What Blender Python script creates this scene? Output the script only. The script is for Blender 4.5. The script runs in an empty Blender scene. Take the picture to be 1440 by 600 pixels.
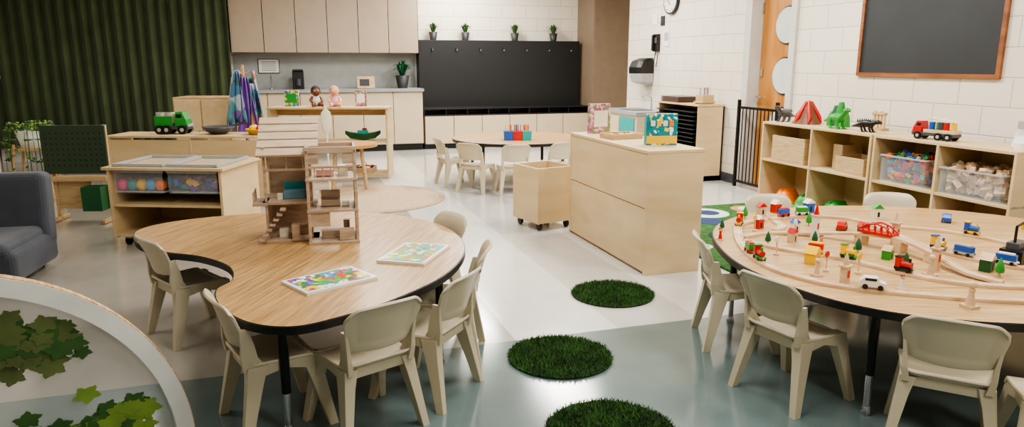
import bpy, bmesh, math, random
from mathutils import Vector, Matrix, Euler
random.seed(7)
sin,cos,pi,rad=math.sin,math.cos,math.pi,math.radians
SC=bpy.context.scene; COL=bpy.context.collection

# ---------------------------------------------------------------- materials
def lin(c):
    r=[]
    for v in c:
        v/=255.0
        r.append(v/12.92 if v<=.04045 else ((v+.055)/1.055)**2.4)
    return (r[0],r[1],r[2],1)
def base(name):
    m=bpy.data.materials.new(name); m.use_nodes=True
    return m,m.node_tree,m.node_tree.nodes['Principled BSDF']
def N(nt,t,**k):
    n=nt.nodes.new(t)
    for a,b in k.items(): setattr(n,a,b)
    return n
def mat(name,c,rough=.5,metal=0,var=.06,vs=8,bump=0,bs=60,coat=0,sheen=0):
    m,nt,p=base(name)
    tc=N(nt,'ShaderNodeTexCoord'); no=N(nt,'ShaderNodeTexNoise'); no.inputs['Scale'].default_value=vs; no.inputs['Detail'].default_value=4
    nt.links.new(tc.outputs['Object'],no.inputs['Vector'])
    ra=N(nt,'ShaderNodeValToRGB'); l=lin(c)
    ra.color_ramp.elements[0].position=.3; ra.color_ramp.elements[1].position=.7
    ra.color_ramp.elements[0].color=tuple(max(0,x*(1-var)) for x in l[:3])+(1,)
    ra.color_ramp.elements[1].color=tuple(min(1,x*(1+var)) for x in l[:3])+(1,)
    nt.links.new(no.outputs['Fac'],ra.inputs['Fac']); nt.links.new(ra.outputs['Color'],p.inputs['Base Color'])
    p.inputs['Roughness'].default_value=rough; p.inputs['Metallic'].default_value=metal
    if coat: p.inputs['Coat Weight'].default_value=coat
    if sheen: p.inputs['Sheen Weight'].default_value=sheen
    if bump:
        n2=N(nt,'ShaderNodeTexNoise'); n2.inputs['Scale'].default_value=bs; n2.inputs['Detail'].default_value=3
        nt.links.new(tc.outputs['Object'],n2.inputs['Vector'])
        b=N(nt,'ShaderNodeBump'); b.inputs['Strength'].default_value=bump; b.inputs['Distance'].default_value=.01
        nt.links.new(n2.outputs['Fac'],b.inputs['Height']); nt.links.new(b.outputs['Normal'],p.inputs['Normal'])
    return m
def wood(name,c1,c2,rough=.45,scale=(3,30,30),rz=0,contrast=(.35,.65),bump=.05,dist=.6):
    m,nt,p=base(name)
    tc=N(nt,'ShaderNodeTexCoord'); mp=N(nt,'ShaderNodeMapping'); mp.inputs['Scale'].default_value=scale
    mr=N(nt,'ShaderNodeMapping'); mr.inputs['Rotation'].default_value=(0,0,rz)
    nt.links.new(tc.outputs['Object'],mr.inputs['Vector']); nt.links.new(mr.outputs['Vector'],mp.inputs['Vector'])
    no=N(nt,'ShaderNodeTexNoise'); no.inputs['Scale'].default_value=1; no.inputs['Detail'].default_value=6; no.inputs['Distortion'].default_value=dist
    nt.links.new(mp.outputs['Vector'],no.inputs['Vector'])
    ra=N(nt,'ShaderNodeValToRGB'); ra.color_ramp.elements[0].position=contrast[0]; ra.color_ramp.elements[1].position=contrast[1]
    ra.color_ramp.elements[0].color=lin(c1); ra.color_ramp.elements[1].color=lin(c2)
    nt.links.new(no.outputs['Fac'],ra.inputs['Fac']); nt.links.new(ra.outputs['Color'],p.inputs['Base Color'])
    p.inputs['Roughness'].default_value=rough
    b=N(nt,'ShaderNodeBump'); b.inputs['Strength'].default_value=bump; b.inputs['Distance'].default_value=.004
    nt.links.new(no.outputs['Fac'],b.inputs['Height']); nt.links.new(b.outputs['Normal'],p.inputs['Normal'])
    return m
def blockwall(name,c,axis):
    m,nt,p=base(name)
    g=N(nt,'ShaderNodeNewGeometry'); s=N(nt,'ShaderNodeSeparateXYZ'); cb=N(nt,'ShaderNodeCombineXYZ')
    nt.links.new(g.outputs['Position'],s.inputs[0]); nt.links.new(s.outputs[axis],cb.inputs[0]); nt.links.new(s.outputs[2],cb.inputs[1])
    br=N(nt,'ShaderNodeTexBrick'); br.inputs['Scale'].default_value=1; br.inputs['Brick Width'].default_value=.4; br.inputs['Row Height'].default_value=.2
    br.inputs['Mortar Size'].default_value=.006; br.inputs['Mortar Smooth'].default_value=.7
    l=lin(c); br.inputs['Color1'].default_value=l; br.inputs['Color2'].default_value=tuple(x*.96 for x in l[:3])+(1,); br.inputs['Mortar'].default_value=tuple(x*.7 for x in l[:3])+(1,)
    nt.links.new(cb.outputs[0],br.inputs['Vector']); nt.links.new(br.outputs['Color'],p.inputs['Base Color'])
    no=N(nt,'ShaderNodeTexNoise'); no.inputs['Scale'].default_value=90; nt.links.new(g.outputs['Position'],no.inputs['Vector'])
    ma=N(nt,'ShaderNodeMath',operation='MULTIPLY_ADD'); ma.inputs[1].default_value=-1.0
    nt.links.new(br.outputs['Fac'],ma.inputs[0])
    m2=N(nt,'ShaderNodeMath',operation='MULTIPLY'); m2.inputs[1].default_value=.15; nt.links.new(no.outputs['Fac'],m2.inputs[0]); nt.links.new(m2.outputs[0],ma.inputs[2])
    b=N(nt,'ShaderNodeBump'); b.inputs['Strength'].default_value=.45; b.inputs['Distance'].default_value=.007
    nt.links.new(ma.outputs[0],b.inputs['Height']); nt.links.new(b.outputs['Normal'],p.inputs['Normal'])
    p.inputs['Roughness'].default_value=.5
    return m
def picture(name,cols,scale=18,rough=.3):
    m,nt,p=base(name)
    tc=N(nt,'ShaderNodeTexCoord'); v=N(nt,'ShaderNodeTexVoronoi'); v.inputs['Scale'].default_value=scale
    nt.links.new(tc.outputs['Object'],v.inputs['Vector'])
    s=N(nt,'ShaderNodeSeparateColor'); nt.links.new(v.outputs['Color'],s.inputs[0])
    ra=N(nt,'ShaderNodeValToRGB'); ra.color_ramp.interpolation='CONSTANT'
    e=ra.color_ramp.elements; e[0].position=0; e[0].color=lin(cols[0]); e[1].position=1/len(cols); e[1].color=lin(cols[1])
    for i in range(2,len(cols)):
        x=e.new(i/len(cols)); x.color=lin(cols[i])
    nt.links.new(s.outputs[0],ra.inputs['Fac']); nt.links.new(ra.outputs['Color'],p.inputs['Base Color']); p.inputs['Roughness'].default_value=rough
    return m
def clear(name,c,fac=.18,rough=.08):
    m,nt,p=base(name); p.inputs['Base Color'].default_value=lin(c); p.inputs['Roughness'].default_value=rough
    t=N(nt,'ShaderNodeBsdfTransparent'); mx=N(nt,'ShaderNodeMixShader'); mx.inputs[0].default_value=fac
    o=nt.nodes['Material Output']; nt.links.new(t.outputs[0],mx.inputs[1]); nt.links.new(p.outputs[0],mx.inputs[2]); nt.links.new(mx.outputs[0],o.inputs[0])
    return m
def floormat():
    m,nt,p=base('vinyl_floor')
    g=N(nt,'ShaderNodeNewGeometry'); s=N(nt,'ShaderNodeSeparateXYZ'); nt.links.new(g.outputs['Position'],s.inputs[0])
    def step(sock,th,w=.004):
        r=N(nt,'ShaderNodeMapRange'); r.inputs[1].default_value=th-w; r.inputs[2].default_value=th+w; nt.links.new(sock,r.inputs[0]); return r.outputs[0]
    def mix(a,b,f):
        x=N(nt,'ShaderNodeMix',data_type='RGBA'); nt.links.new(f,x.inputs[0])
        for i,v in ((6,a),(7,b)):
            if isinstance(v,tuple): x.inputs[i].default_value=v
            else: nt.links.new(v,x.inputs[i])
        return x.outputs[2]
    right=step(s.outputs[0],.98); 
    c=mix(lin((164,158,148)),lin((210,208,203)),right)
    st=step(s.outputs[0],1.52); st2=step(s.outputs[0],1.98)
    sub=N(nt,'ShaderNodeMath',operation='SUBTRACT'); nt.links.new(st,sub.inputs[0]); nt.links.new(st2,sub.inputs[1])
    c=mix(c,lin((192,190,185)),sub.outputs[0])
    far=step(s.outputs[1],3.05)
    c=mix(lin((100,116,115)),c,far)
    no=N(nt,'ShaderNodeTexNoise'); no.inputs['Scale'].default_value=9; no.inputs['Detail'].default_value=8; nt.links.new(g.outputs['Position'],no.inputs['Vector'])
    hs=N(nt,'ShaderNodeHueSaturation'); mr=N(nt,'ShaderNodeMapRange'); mr.inputs[1].default_value=.3; mr.inputs[2].default_value=.7; mr.inputs[3].default_value=.96; mr.inputs[4].default_value=1.03
    nt.links.new(no.outputs['Fac'],mr.inputs[0]); nt.links.new(mr.outputs[0],hs.inputs['Value']); nt.links.new(c,hs.inputs['Color'])
    br=N(nt,'ShaderNodeTexBrick'); br.offset=0; br.inputs['Scale'].default_value=1; br.inputs['Brick Width'].default_value=.61; br.inputs['Row Height'].default_value=.61; br.inputs['Mortar Size'].default_value=.0015
    nt.links.new(g.outputs['Position'],br.inputs['Vector'])
    dk=N(nt,'ShaderNodeMath',operation='MULTIPLY'); dk.inputs[1].default_value=.12; nt.links.new(br.outputs['Fac'],dk.inputs[0])
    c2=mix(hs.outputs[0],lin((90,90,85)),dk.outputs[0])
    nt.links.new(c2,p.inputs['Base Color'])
    n2=N(nt,'ShaderNodeTexNoise'); n2.inputs['Scale'].default_value=3; nt.links.new(g.outputs['Position'],n2.inputs['Vector'])
    r2=N(nt,'ShaderNodeMapRange'); r2.inputs[3].default_value=.09; r2.inputs[4].default_value=.2; nt.links.new(n2.outputs['Fac'],r2.inputs[0]); nt.links.new(r2.outputs[0],p.inputs['Roughness'])
    p.inputs['Coat Weight'].default_value=.3; p.inputs['Coat Roughness'].default_value=.12
    b=N(nt,'ShaderNodeBump'); b.inputs['Strength'].default_value=.06; b.inputs['Distance'].default_value=.01; nt.links.new(n2.outputs['Fac'],b.inputs['Height']); nt.links.new(b.outputs['Normal'],p.inputs['Normal'])
    return m

maple=wood('maple_ply',(200,173,130),(214,191,150),.42,(2,2,9),contrast=(.3,.7))
mapleH=wood('maple_ply_h',(198,171,128),(212,189,148),.42,(9,2,9),contrast=(.3,.7))
mapleE=wood('maple_edge',(180,149,106),(200,173,132),.5,(6,6,60))
oak=wood('oak_laminate',(150,114,70),(190,153,102),.34,(4,95,10),rad(-62),(.36,.6),.02,.9)
oak2=wood('oak_laminate_b',(158,123,80),(196,163,112),.34,(4,95,10),rad(20),(.36,.6),.02,.9)
pink=wood('beech_toy',(166,142,120),(194,170,146),.5,(8,8,40))
slatM=wood('beech_slat',(190,166,140),(210,190,164),.5,(8,40,40))
beech=wood('beech_track',(200,166,130),(222,196,162),.45,(10,10,30))
ply=wood('ply_edge',(176,136,92),(222,190,140),.5,(4,4,160))
taupe=mat('taupe_laminate',(170,152,132),.5,var=.03)
taupeD=mat('taupe_dark',(126,108,90),.5,var=.05)
beige=mat('beige_laminate',(202,184,156),.5,var=.03)
chairM=mat('chair_plastic',(196,185,159),.38,var=.03,bump=.02,bs=300)
black=mat('black_melamine',(17,17,20),.45)
blackE=mat('black_edge',(14,14,15),.4)
blackS=mat('black_metal',(16,16,18),.3,metal=.3)
chrome=mat('chrome',(200,200,205),.15,metal=1)
gray=mat('gray_counter',(150,154,156),.35)
splash=mat('backsplash',(160,162,160),.4)
white=mat('white_paint',(228,226,220),.3)
offw=mat('door_frame_paint',(202,198,192),.4)
doorW=wood('door_oak',(168,112,50),(198,140,74),.35,(6,6,1.2))
chalk=mat('chalkboard',(42,45,48),.55,var=.15,vs=3)
frameW=wood('chalk_frame',(120,74,44),(150,96,60),.4,(20,3,20))
cream_x=blockwall('block_wall_x',(226,217,202),1)
cream_y=blockwall('block_wall_y',(228,219,202),0)
plain=mat('wall_plain',(190,184,172),.6)
ceilM=mat('ceiling_tile',(190,186,178),.9,bump=.2,bs=120)
curtM=mat('curtain_cloth',(64,76,44),.85,var=.2,vs=4,bump=.1,bs=200,sheen=.25)
sofaM=mat('sofa_cloth',(60,64,74),.8,var=.15,bump=.15,bs=250,sheen=.2)
grassM=mat('grass_blade',(52,90,32),.75,var=.5,vs=14)
grassB=mat('grass_backing',(22,44,16),.9)
green=mat('toy_green',(40,140,50),.4)
dgreen=mat('toy_dark_green',(24,84,48),.45)
red=mat('toy_red',(190,28,28),.35)
yellow=mat('toy_yellow',(238,190,28),.35)
blue=mat('toy_blue',(34,84,170),.35)
orange=mat('toy_orange',(240,118,20),.35)
purple=mat('toy_purple',(110,64,150),.5)
teal=mat('toy_teal',(30,150,150),.45)
lgray=mat('light_gray',(165,165,165),.4)
dgray=mat('dark_gray',(70,70,74),.4)
brown=mat('brown',(104,62,34),.5)
skinD=mat('doll_skin_brown',(112,66,44),.45)
skinL=mat('doll_skin_light',(222,166,138),.45)
cream=mat('cream_plastic',(228,220,200),.4)
leafM=mat('leaf',(58,94,42),.5,var=.3)
leafL=mat('leaf_light',(118,146,62),.5,var=.3)
leafO=mat('leaf_olive',(92,104,56),.6,var=.3)
potM=mat('pot_dark',(44,44,46),.5)
pegG=mat('pegboard_green',(46,66,44),.6)
clearM=clear('clear_plastic',(225,230,232),.12)
acr=clear('acrylic_sheet',(182,186,182),.45,.05)
glassM=mat('frosted_window',(205,208,204),.2)
rugM=mat('woven_rug',(186,162,134),.9,var=.14,vs=40,bump=.6,bs=90)
rugM2=mat('woven_rug_ring',(172,147,120),.9,var=.14,vs=40,bump=.6,bs=90)
rugG=mat('rug_green',(50,94,38),.95,var=.4,vs=20,bump=.6,bs=120)
bk1M=picture('book_farm_print',[(60,140,60),(70,150,210),(240,240,240),(200,60,60),(240,200,60),(110,80,150),(90,170,80)],46)
bk2M=picture('book_animal_print',[(90,180,60),(230,70,50),(120,190,70),(60,130,200),(250,230,120),(80,160,60)],42)
printT=picture('box_print_teal',[(24,130,140),(20,120,132),(24,130,140),(240,210,60),(20,110,125),(22,126,136),(24,130,140),(230,240,230)],48)
printP=picture('box_print_pink',[(190,120,150),(150,90,120),(220,190,180),(120,140,90)],45)
scarfM=picture('scarf_print',[(70,120,150),(120,90,150),(160,180,190),(60,90,110),(140,110,90),(90,150,160)],9)
paper=mat('paper',(230,230,226),.6)

# ---------------------------------------------------------------- builder
class B:
    def __init__(s): s.bm=bmesh.new(); s.ms=[]; s.M=Matrix.Identity(4)
    def mi(s,m):
        if m not in s.ms: s.ms.append(m)
        return s.ms.index(m)
    def add(s,vs,fs,m,T=None,smooth=False,mats=None):
        T=s.M@T if T is not None else s.M
        bv=[s.bm.verts.new(T@Vector(v)) for v in vs]; k=s.mi(m)
        for i,f in enumerate(fs):
            try: F=s.bm.faces.new([bv[j] for j in f])
            except ValueError: continue
            F.material_index=k if mats is None or mats[i] is None else s.mi(mats[i]); F.smooth=smooth
    def T(s,c,r=(0,0,0)): return Matrix.Translation(c)@Euler(r).to_matrix().to_4x4()
    def box(s,c,z,m,r=(0,0,0),tp=(1,1)):
        x,y,h=z[0]/2,z[1]/2,z[2]/2; a,b=tp
        vs=[(-x,-y,-h),(x,-y,-h),(x,y,-h),(-x,y,-h),(-x*a,-y*b,h),(x*a,-y*b,h),(x*a,y*b,h),(-x*a,y*b,h)]
        s.add(vs,[(3,2,1,0),(4,5,6,7),(0,1,5,4),(1,2,6,5),(2,3,7,6),(3,0,4,7)],m,s.T(c,r))
    def bb(s,x0,x1,y0,y1,z0,z1,m): s.box(((x0+x1)/2,(y0+y1)/2,(z0+z1)/2),(x1-x0,y1-y0,z1-z0),m)
    def cyl(s,c,r,h,m,r2=None,rot=(0,0,0),n=24):
        r2=r if r2 is None else r2
        s.rings([[(r*cos(2*pi*i/n),r*sin(2*pi*i/n),-h/2) for i in range(n)],[(r2*cos(2*pi*i/n),r2*sin(2*pi*i/n),h/2) for i in range(n)]],m,T=s.T(c,rot),smooth=True)
    def rings(s,R,m,T=None,smooth=False,cap=True,closed=False):
        n=len(R[0]); vs=[p for r in R for p in r]; fs=[]
        for k in range(len(R)-1+(1 if closed else 0)):
            a=k*n; b=((k+1)%len(R))*n
            for i in range(n): fs.append((a+i,a+(i+1)%n,b+(i+1)%n,b+i))
        s.add(vs,fs,m,T,smooth)
        if cap and not closed:
            s.add(R[0],[tuple(range(n))[::-1]],m,T); s.add(R[-1],[tuple(range(n))],m,T)
    def lathe(s,prof,c,m,n=24,r=(0,0,0),sc=(1,1)):
        s.rings([[(p[0]*cos(2*pi*i/n)*sc[0],p[0]*sin(2*pi*i/n)*sc[1],p[1]) for i in range(n)] for p in prof],m,T=s.T(c,r),smooth=True)
    def sph(s,c,r,m,sc=(1,1,1),n=14,rot=(0,0,0)):
        R=[]
        for k in range(n//2+1):
            a=-pi/2+pi*k/(n//2); rr=max(1e-4,cos(a))*r
            R.append([(rr*cos(2*pi*i/n)*sc[0],rr*sin(2*pi*i/n)*sc[1],r*sin(a)*sc[2]) for i in range(n)])
        s.rings(R,m,T=s.T(c,rot),smooth=True)
    def tube(s,pts,r,m,n=8):
        P=[Vector(p) for p in pts]; R=[]; rs=r if isinstance(r,(list,tuple)) else [r]*len(P)
        for i,p in enumerate(P):
            d=(P[min(i+1,len(P)-1)]-P[max(i-1,0)]).normalized()
            u=d.cross(Vector((0,0,1)) if abs(d.z)<.95 else Vector((1,0,0))).normalized(); w=u.cross(d)
            R.append([tuple(p+(u*cos(2*pi*k/n)+w*sin(2*pi*k/n))*rs[min(i,len(rs)-1)]) for k in range(n)])
        s.rings(R,m,smooth=True)
    def prism(s,o,z0,z1,m,mtop=None,T=None):
        n=len(o); vs=[(x,y,z0) for x,y in o]+[(x,y,z1) for x,y in o]
        s.add(vs,[(i,(i+1)%n,n+(i+1)%n,n+i) for i in range(n)],m,T)
        s.add([(x,y,z0) for x,y in o],[tuple(range(n))[::-1]],m,T); s.add([(x,y,z1) for x,y in o],[tuple(range(n))],mtop or m,T)
    def sheet(s,fn,nu,nv,th,m):
        g=[[Vector(fn(-1+2*i/nu,j/nv)) for i in range(nu+1)] for j in range(nv+1)]
        vs=[];q=[]
        for j in range(nv+1):
            for i in range(nu+1):
                du=g[j][min(i+1,nu)]-g[j][max(i-1,0)]; dv=g[min(j+1,nv)][i]-g[max(j-1,0)][i]
                nn=du.cross(dv).normalized(); vs.append(g[j][i]); q.append(g[j][i]-nn*th)
        W=nu+1; K=len(vs); fs=[]
        for j in range(nv):
            for i in range(nu):
                a=j*W+i; fs.append((a,a+1,a+W+1,a+W)); fs.append((K+a+W,K+a+W+1,K+a+1,K+a))
        bd=[i for i in range(W)]+[j*W+nu for j in range(1,nv+1)]+[nv*W+i for i in range(nu-1,-1,-1)]+[j*W for j in range(nv-1,0,-1)]
        for k in range(len(bd)):
            a=bd[k]; b=bd[(k+1)%len(bd)]; fs.append((b,a,K+a,K+b))
        s.add(vs+q,fs,m,smooth=True)
    def fin(s,name,loc=(0,0,0),rz=0,bevel=0,seg=2,norm=True):
        me=bpy.data.meshes.new(name)
        if norm: bmesh.ops.recalc_face_normals(s.bm,faces=s.bm.faces)
        s.bm.to_mesh(me); s.bm.free()
        for m in s.ms: me.materials.append(m)
        ob=bpy.data.objects.new(name,me); COL.objects.link(ob); ob.location=loc; ob.rotation_euler=(0,0,rz)
        if bevel:
            b=ob.modifiers.new('bev','BEVEL'); b.width=bevel; b.segments=seg; b.limit_method='ANGLE'; b.angle_limit=rad(50); b.use_clamp_overlap=True
        return ob
def copy(ob,loc,rz=0,sc=None):
    o=bpy.data.objects.new(ob.name.split('.')[0],ob.data); COL.objects.link(o); o.location=loc; o.rotation_euler=(0,0,rz)
    if sc: o.scale=sc
    for md in ob.modifiers:
        if md.type=='BEVEL':
            b=o.modifiers.new('bev','BEVEL'); b.width=md.width; b.segments=md.segments; b.limit_method='ANGLE'; b.angle_limit=md.angle_limit
    return o
def spline(pts,closed=True,n=8):
    out=[]; L=len(pts)
    for i in range(L if closed else L-1):
        g=lambda k: Vector(pts[k%L] if closed else pts[max(0,min(L-1,k))])
        p0,p1,p2,p3=g(i-1),g(i),g(i+1),g(i+2)
        for k in range(n):
            t=k/n; out.append(tuple(.5*((2*p1)+(p2-p0)*t+(2*p0-5*p1+4*p2-p3)*t*t+(3*p1-p0-3*p2+p3)*t**3)))
    if not closed: out.append(tuple(pts[-1]))
    return out

# ---------------------------------------------------------------- room shell
XR=4.65; YB=11.3; YC=YB-.012
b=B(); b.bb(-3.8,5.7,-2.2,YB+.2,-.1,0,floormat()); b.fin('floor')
b=B(); b.bb(-3.8,5.7,-2.2,YB+.2,2.8,2.9,ceilM); b.fin('ceiling')
b=B(); b.bb(-3.8,5.7,YB,YB+.2,0,2.8,cream_y); b.fin('wall_back')
b=B(); b.bb(XR,XR+.2,-2,5.78,0,2.8,cream_x); b.bb(XR,XR+.2,6.58,9.3,0,2.8,cream_x); b.bb(XR,XR+.2,5.78,6.58,2.22,2.8,cream_x); b.fin('wall_right')
b=B(); b.bb(5.5,5.7,9.3,YB,0,2.8,cream_x); b.fin('wall_alcove')
b=B(); b.bb(XR+.2,5.5,9.1,9.3,0,2.8,cream_y); b.fin('wall_return')
b=B(); b.bb(-2.98,-2.8,-2,8.4,0,2.8,plain); b.bb(-3.8,-2.98,8.2,8.4,0,2.8,plain); b.bb(-3.8,-3.65,8.4,YB,0,2.8,plain); b.fin('wall_left')
b=B(); b.bb(-2.8,XR,-2.2,-2,0,2.8,plain); b.fin('wall_front')
b=B(); b.bb(XR-.015,XR-.001,-2,5.77,0,.1,dgray); b.bb(XR-.015,XR-.001,6.59,9.3,0,.1,dgray); b.fin('baseboard_right')
# door
b=B(); b.bb(XR-.03,XR+.2,5.785,5.86,0,2.215,offw); b.bb(XR-.03,XR+.2,6.47,6.575,0,2.215,offw); b.bb(XR-.03,XR+.2,5.86,6.47,2.14,2.215,offw); b.fin('trim_door_frame')
b=B(); b.bb(4.76,4.81,5.865,6.465,.005,2.135,doorW)
for z in (1.66,1.17,.68):
    b.cyl((4.755,6.05,z),.185,.02,black,rot=(0,pi/2,0),n=40); b.cyl((4.745,6.05,z),.172,.02,glassM,rot=(0,pi/2,0),n=40)
b.cyl((4.73,6.41,.95),.012,.07,chrome,rot=(0,pi/2,0)); b.box((4.70,6.37,.95),(.015,.1,.02),chrome); b.box((4.752,6.42,1.2),(.012,.035,.08),chrome)
b.box((4.75,6.455,1.85),(.02,.02,.1),chrome)
b.fin('door_1')
# gate
b=B()
for z in (.06,.84): b.box((4.57,6.2,z),(.02,.62,.025),blackS)
for i in range(11): b.cyl((4.57,5.9+.06*i,.45),.006,.78,blackS,n=8)
for y in (5.89,6.51): b.box((4.57,y,.46),(.028,.028,.92),blackS)
b.fin('safety_gate')

# curtain
b=B(); n=330; A=[];Z=[.2,.8,1.5,2.1,2.7]
for k,z in enumerate(Z):
    row=[]
    for i in range(n+1):
        x=-3.62+2.93*i/n; a=2*pi*x/.135
        row.append((x,10.86+.035*sin(a+.7*sin(x*3+z*.4))+.012*sin(a*.37+z),z))
    A.append(row)
vs=[p for r in A for p in r]; fs=[(k*(n+1)+i,k*(n+1)+i+1,(k+1)*(n+1)+i+1,(k+1)*(n+1)+i) for k in range(4) for i in range(n)]
b.add(vs,fs,curtM,smooth=True); o=b.fin('curtain'); sd=o.modifiers.new('s','SOLIDIFY'); sd.thickness=.004
b=B(); b.bb(-3.63,-.7,10.98,YC,0,.55,offw); b.bb(-3.63,-.7,10.93,YC,.55,.58,offw); b.fin('window_sill_cabinet')

# kitchen
x0,x1=-.68,1.97
b=B(); b.bb(x0,x1,10.97,YC,1.44,2.55,taupe)
w=(x1-x0)/6
for i in range(6): b.bb(x0+i*w+.005,x0+(i+1)*w-.005,10.95,10.968,1.445,2.545,taupe)
for i in range(7): b.bb(x0+i*w-.006,x0+i*w+.006,10.966,10.972,1.44,2.55,black)
b.fin('upper_cabinet')
b=B(); b.bb(x0,x1,10.72,YC,.1,.88,beige); b.bb(x0,x1,10.78,YC,0,.1,black)
for i in range(6):
    b.bb(x0+i*w+.005,x0+(i+1)*w-.005,10.7,10.718,.11,.87,beige)
    b.bb(x0+i*w-.005,x0+i*w+.005,10.716,10.722,.1,.88,brown)
b.bb(x0,x1+.015,10.66,YC,.88,.92,gray)
b.fin('base_cabinet')
b=B(); b.bb(x0,x1,YB-.01,YB-.001,.93,1.43,splash); b.fin('trim_backsplash')
# coat unit
b=B(); b.bb(1.99,4.64,11.05,YC,.505,1.64,black); b.bb(1.99,4.69,10.74,11.05,.505,.52,black); b.bb(1.99,4.69,11.0,11.05,.52,.62,black); b.bb(1.99,4.69,10.74,11.05,.6,.615,black)
for i in range(9): b.box((2.0+.335*i,10.9,.56),(.015,.3,.08),black)
for i in range(7):
    x=2.2+.38*i; b.box((x,11.04,1.5),(.03,.02,.04),blackE); b.tube([(x,11.04,1.49),(x,11.0,1.48),(x,10.99,1.5)],.005,lgray)
b.fin('coat_rack_panel',bevel=.003)
b=B(); b.bb(2.0,4.69,10.74,YC,.08,.5,beige); b.bb(2.0,4.69,10.8,YC,0,.08,black)
w2=2.69/6
for i in range(6): b.bb(2.0+i*w2+.005,2.0+(i+1)*w2-.005,10.72,10.738,.09,.49,beige); b.bb(2.0+i*w2-.005,2.0+i*w2+.005,10.736,10.742,.08,.5,brown)
b.fin('cubby_base_cabinet')
b=B(); b.bb(4.7,5.48,10.62,YC,0,2.7,taupeD); b.bb(4.71,5.35,10.6,10.62,.05,2.65,taupeD); b.bb(5.37,5.48,10.6,10.62,.05,2.65,taupeD); b.fin('tall_closet')
# potted plants
def plant(name,loc,s=1,nl=40,pot=potM,leaf=leafM,h=.13):
    b=B(); b.lathe([(.035*s,0),(.05*s,.09*s),(.046*s,.09*s),(.044*s,.07*s)],(0,0,0),pot,16)
    for i in range(nl):
        a=random.random()*2*pi; t=random.uniform(.2,1); L=h*s*random.uniform(.7,1.1); r=L*t*.8
        p=[(0.01*cos(a),0.01*sin(a),.07*s),(r*.5*cos(a),r*.5*sin(a),.07*s+L*.7),(r*cos(a),r*sin(a),.07*s+L*(1.05-.5*t))]
        q=spline(p,False,3); wd=.009*s; ux,uy=-sin(a),cos(a)
        vs=[];
        for k,v in enumerate(q):
            ww=wd*(1-(k/len(q))**2); vs+= [(v[0]-ux*ww,v[1]-uy*ww,v[2]),(v[0]+ux*ww,v[1]+uy*ww,v[2])]
        b.add(vs,[(2*k,2*k+1,2*k+3,2*k+2) for k in range(len(q)-1)],leaf)
    return b.fin(name,loc,norm=False)
for x in (2.24,2.75,3.56,4.22): plant('potted_plant',(x,11.15,1.64),1.35,80)
plant('potted_fern',(1.72,11.0,.92),2.1,90,potM,dgreen)
# counter items
b=B(); b.box((0,0,.13),(.16,.16,.26),black); b.box((0,-.06,.27),(.15,.1,.03),blackE); b.cyl((0,-.09,.1),.035,.1,dgray); b.fin('coffee_maker',(.2,11.05,.92),bevel=.01)
b=B(); b.box((0,0,.09),(.26,.02,.18),mapleE,r=(-.25,0,0)); b.box((-.02,-.013,.09),(.14,.012,.1),black,r=(-.25,0,0)); b.box((0,.05,.06),(.2,.1,.02),mapleE); b.fin('wooden_tablet_stand',(1.17,11.0,.92),bevel=.003)
b=B(); b.box((0,0,0),(.3,.006,.21),black); b.box((0,-.004,0),(.28,.004,.19),paper)
for i in range(5): b.box((0,-.007,.06-.03*i),(.2,.002,.008),dgray)
b.fin('notice_sheet',(-.2,11.28,1.25))
b=B(); b.tube([(0,0,0),(0,0,.16),(0,-.05,.21),(0,-.11,.18)],.011,chrome); b.cyl((0,0,.01),.03,.02,chrome); b.box((.05,0,.04),(.02,.06,.015),chrome); b.fin('sink_faucet',(-.18,11.1,.92))

# ---------------------------------------------------------------- wall fixtures
b=B(); b.bb(XR-.012,XR-.001,3.72,4.95,1.22,2.05,chalk)
for (y0,y1,z0,z1) in ((3.69,3.72,1.19,2.08),(4.95,4.98,1.19,2.08),(3.72,4.95,1.19,1.22),(3.72,4.95,2.05,2.08)): b.bb(XR-.025,XR-.001,y0,y1,z0,z1,frameW)
b.fin('chalkboard')
b=B(); b.cyl((XR-.022,8.12,2.05),.165,.04,black,rot=(0,-pi/2,0),n=48); b.cyl((XR-.035,8.12,2.05),.145,.02,white,rot=(0,-pi/2,0),n=48)
for i in range(12):
    a=i*pi/6; b.box((XR-.047,8.12+.12*sin(a),2.05+.12*cos(a)),(.003,.008,.022),black,r=(-a,0,0))
b.box((XR-.05,8.12,2.09),(.003,.008,.09),black); b.box((XR-.05,8.15,2.03),(.003,.007,.11),black,r=(2.2,0,0))
b.fin('round_clock')
b=B()
R=[]
for z,d,w_ in ((1.02,.12,.12),(1.05,.2,.14),(1.16,.24,.15),(1.24,.24,.15),(1.32,.2,.145),(1.36,.1,.12)):
    R.append([(XR-.003,8.68-w_,z),(XR-d*.8,8.68-w_,z),(XR-d,8.68-w_*.7,z),(XR-d,8.68+w_*.7,z),(XR-d*.8,8.68+w_,z),(XR-.003,8.68+w_,z)])
b.rings(R[:3],lgray); b.rings(R[2:],blackE,smooth=False)
b.fin('paper_towel_dispenser',bevel=.012,seg=3)
b=B(); b.box((XR-.022,8.46,1.55),(.04,.12,.22),black); b.box((XR-.05,8.49,1.55),(.04,.04,.2),blackE); b.box((XR-.05,8.43,1.58),(.01,.05,.07),dgray)
b.tube([(XR-.03,8.46,1.44),(XR-.05,8.46,1.3),(XR-.04,8.41,1.25),(XR-.03,8.40,1.4)],.006,black); b.fin('telephone',bevel=.004)
b=B(); b.box((XR-.005,8.24,1.6),(.006,.14,.2),paper); b.box((XR-.009,8.24,1.62),(.002,.1,.1),lgray); b.box((XR-.005,8.55,1.85),(.006,.12,.14),paper); b.box((XR-.005,8.35,1.82),(.006,.1,.12),black); b.fin('notice_sheet')
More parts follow.
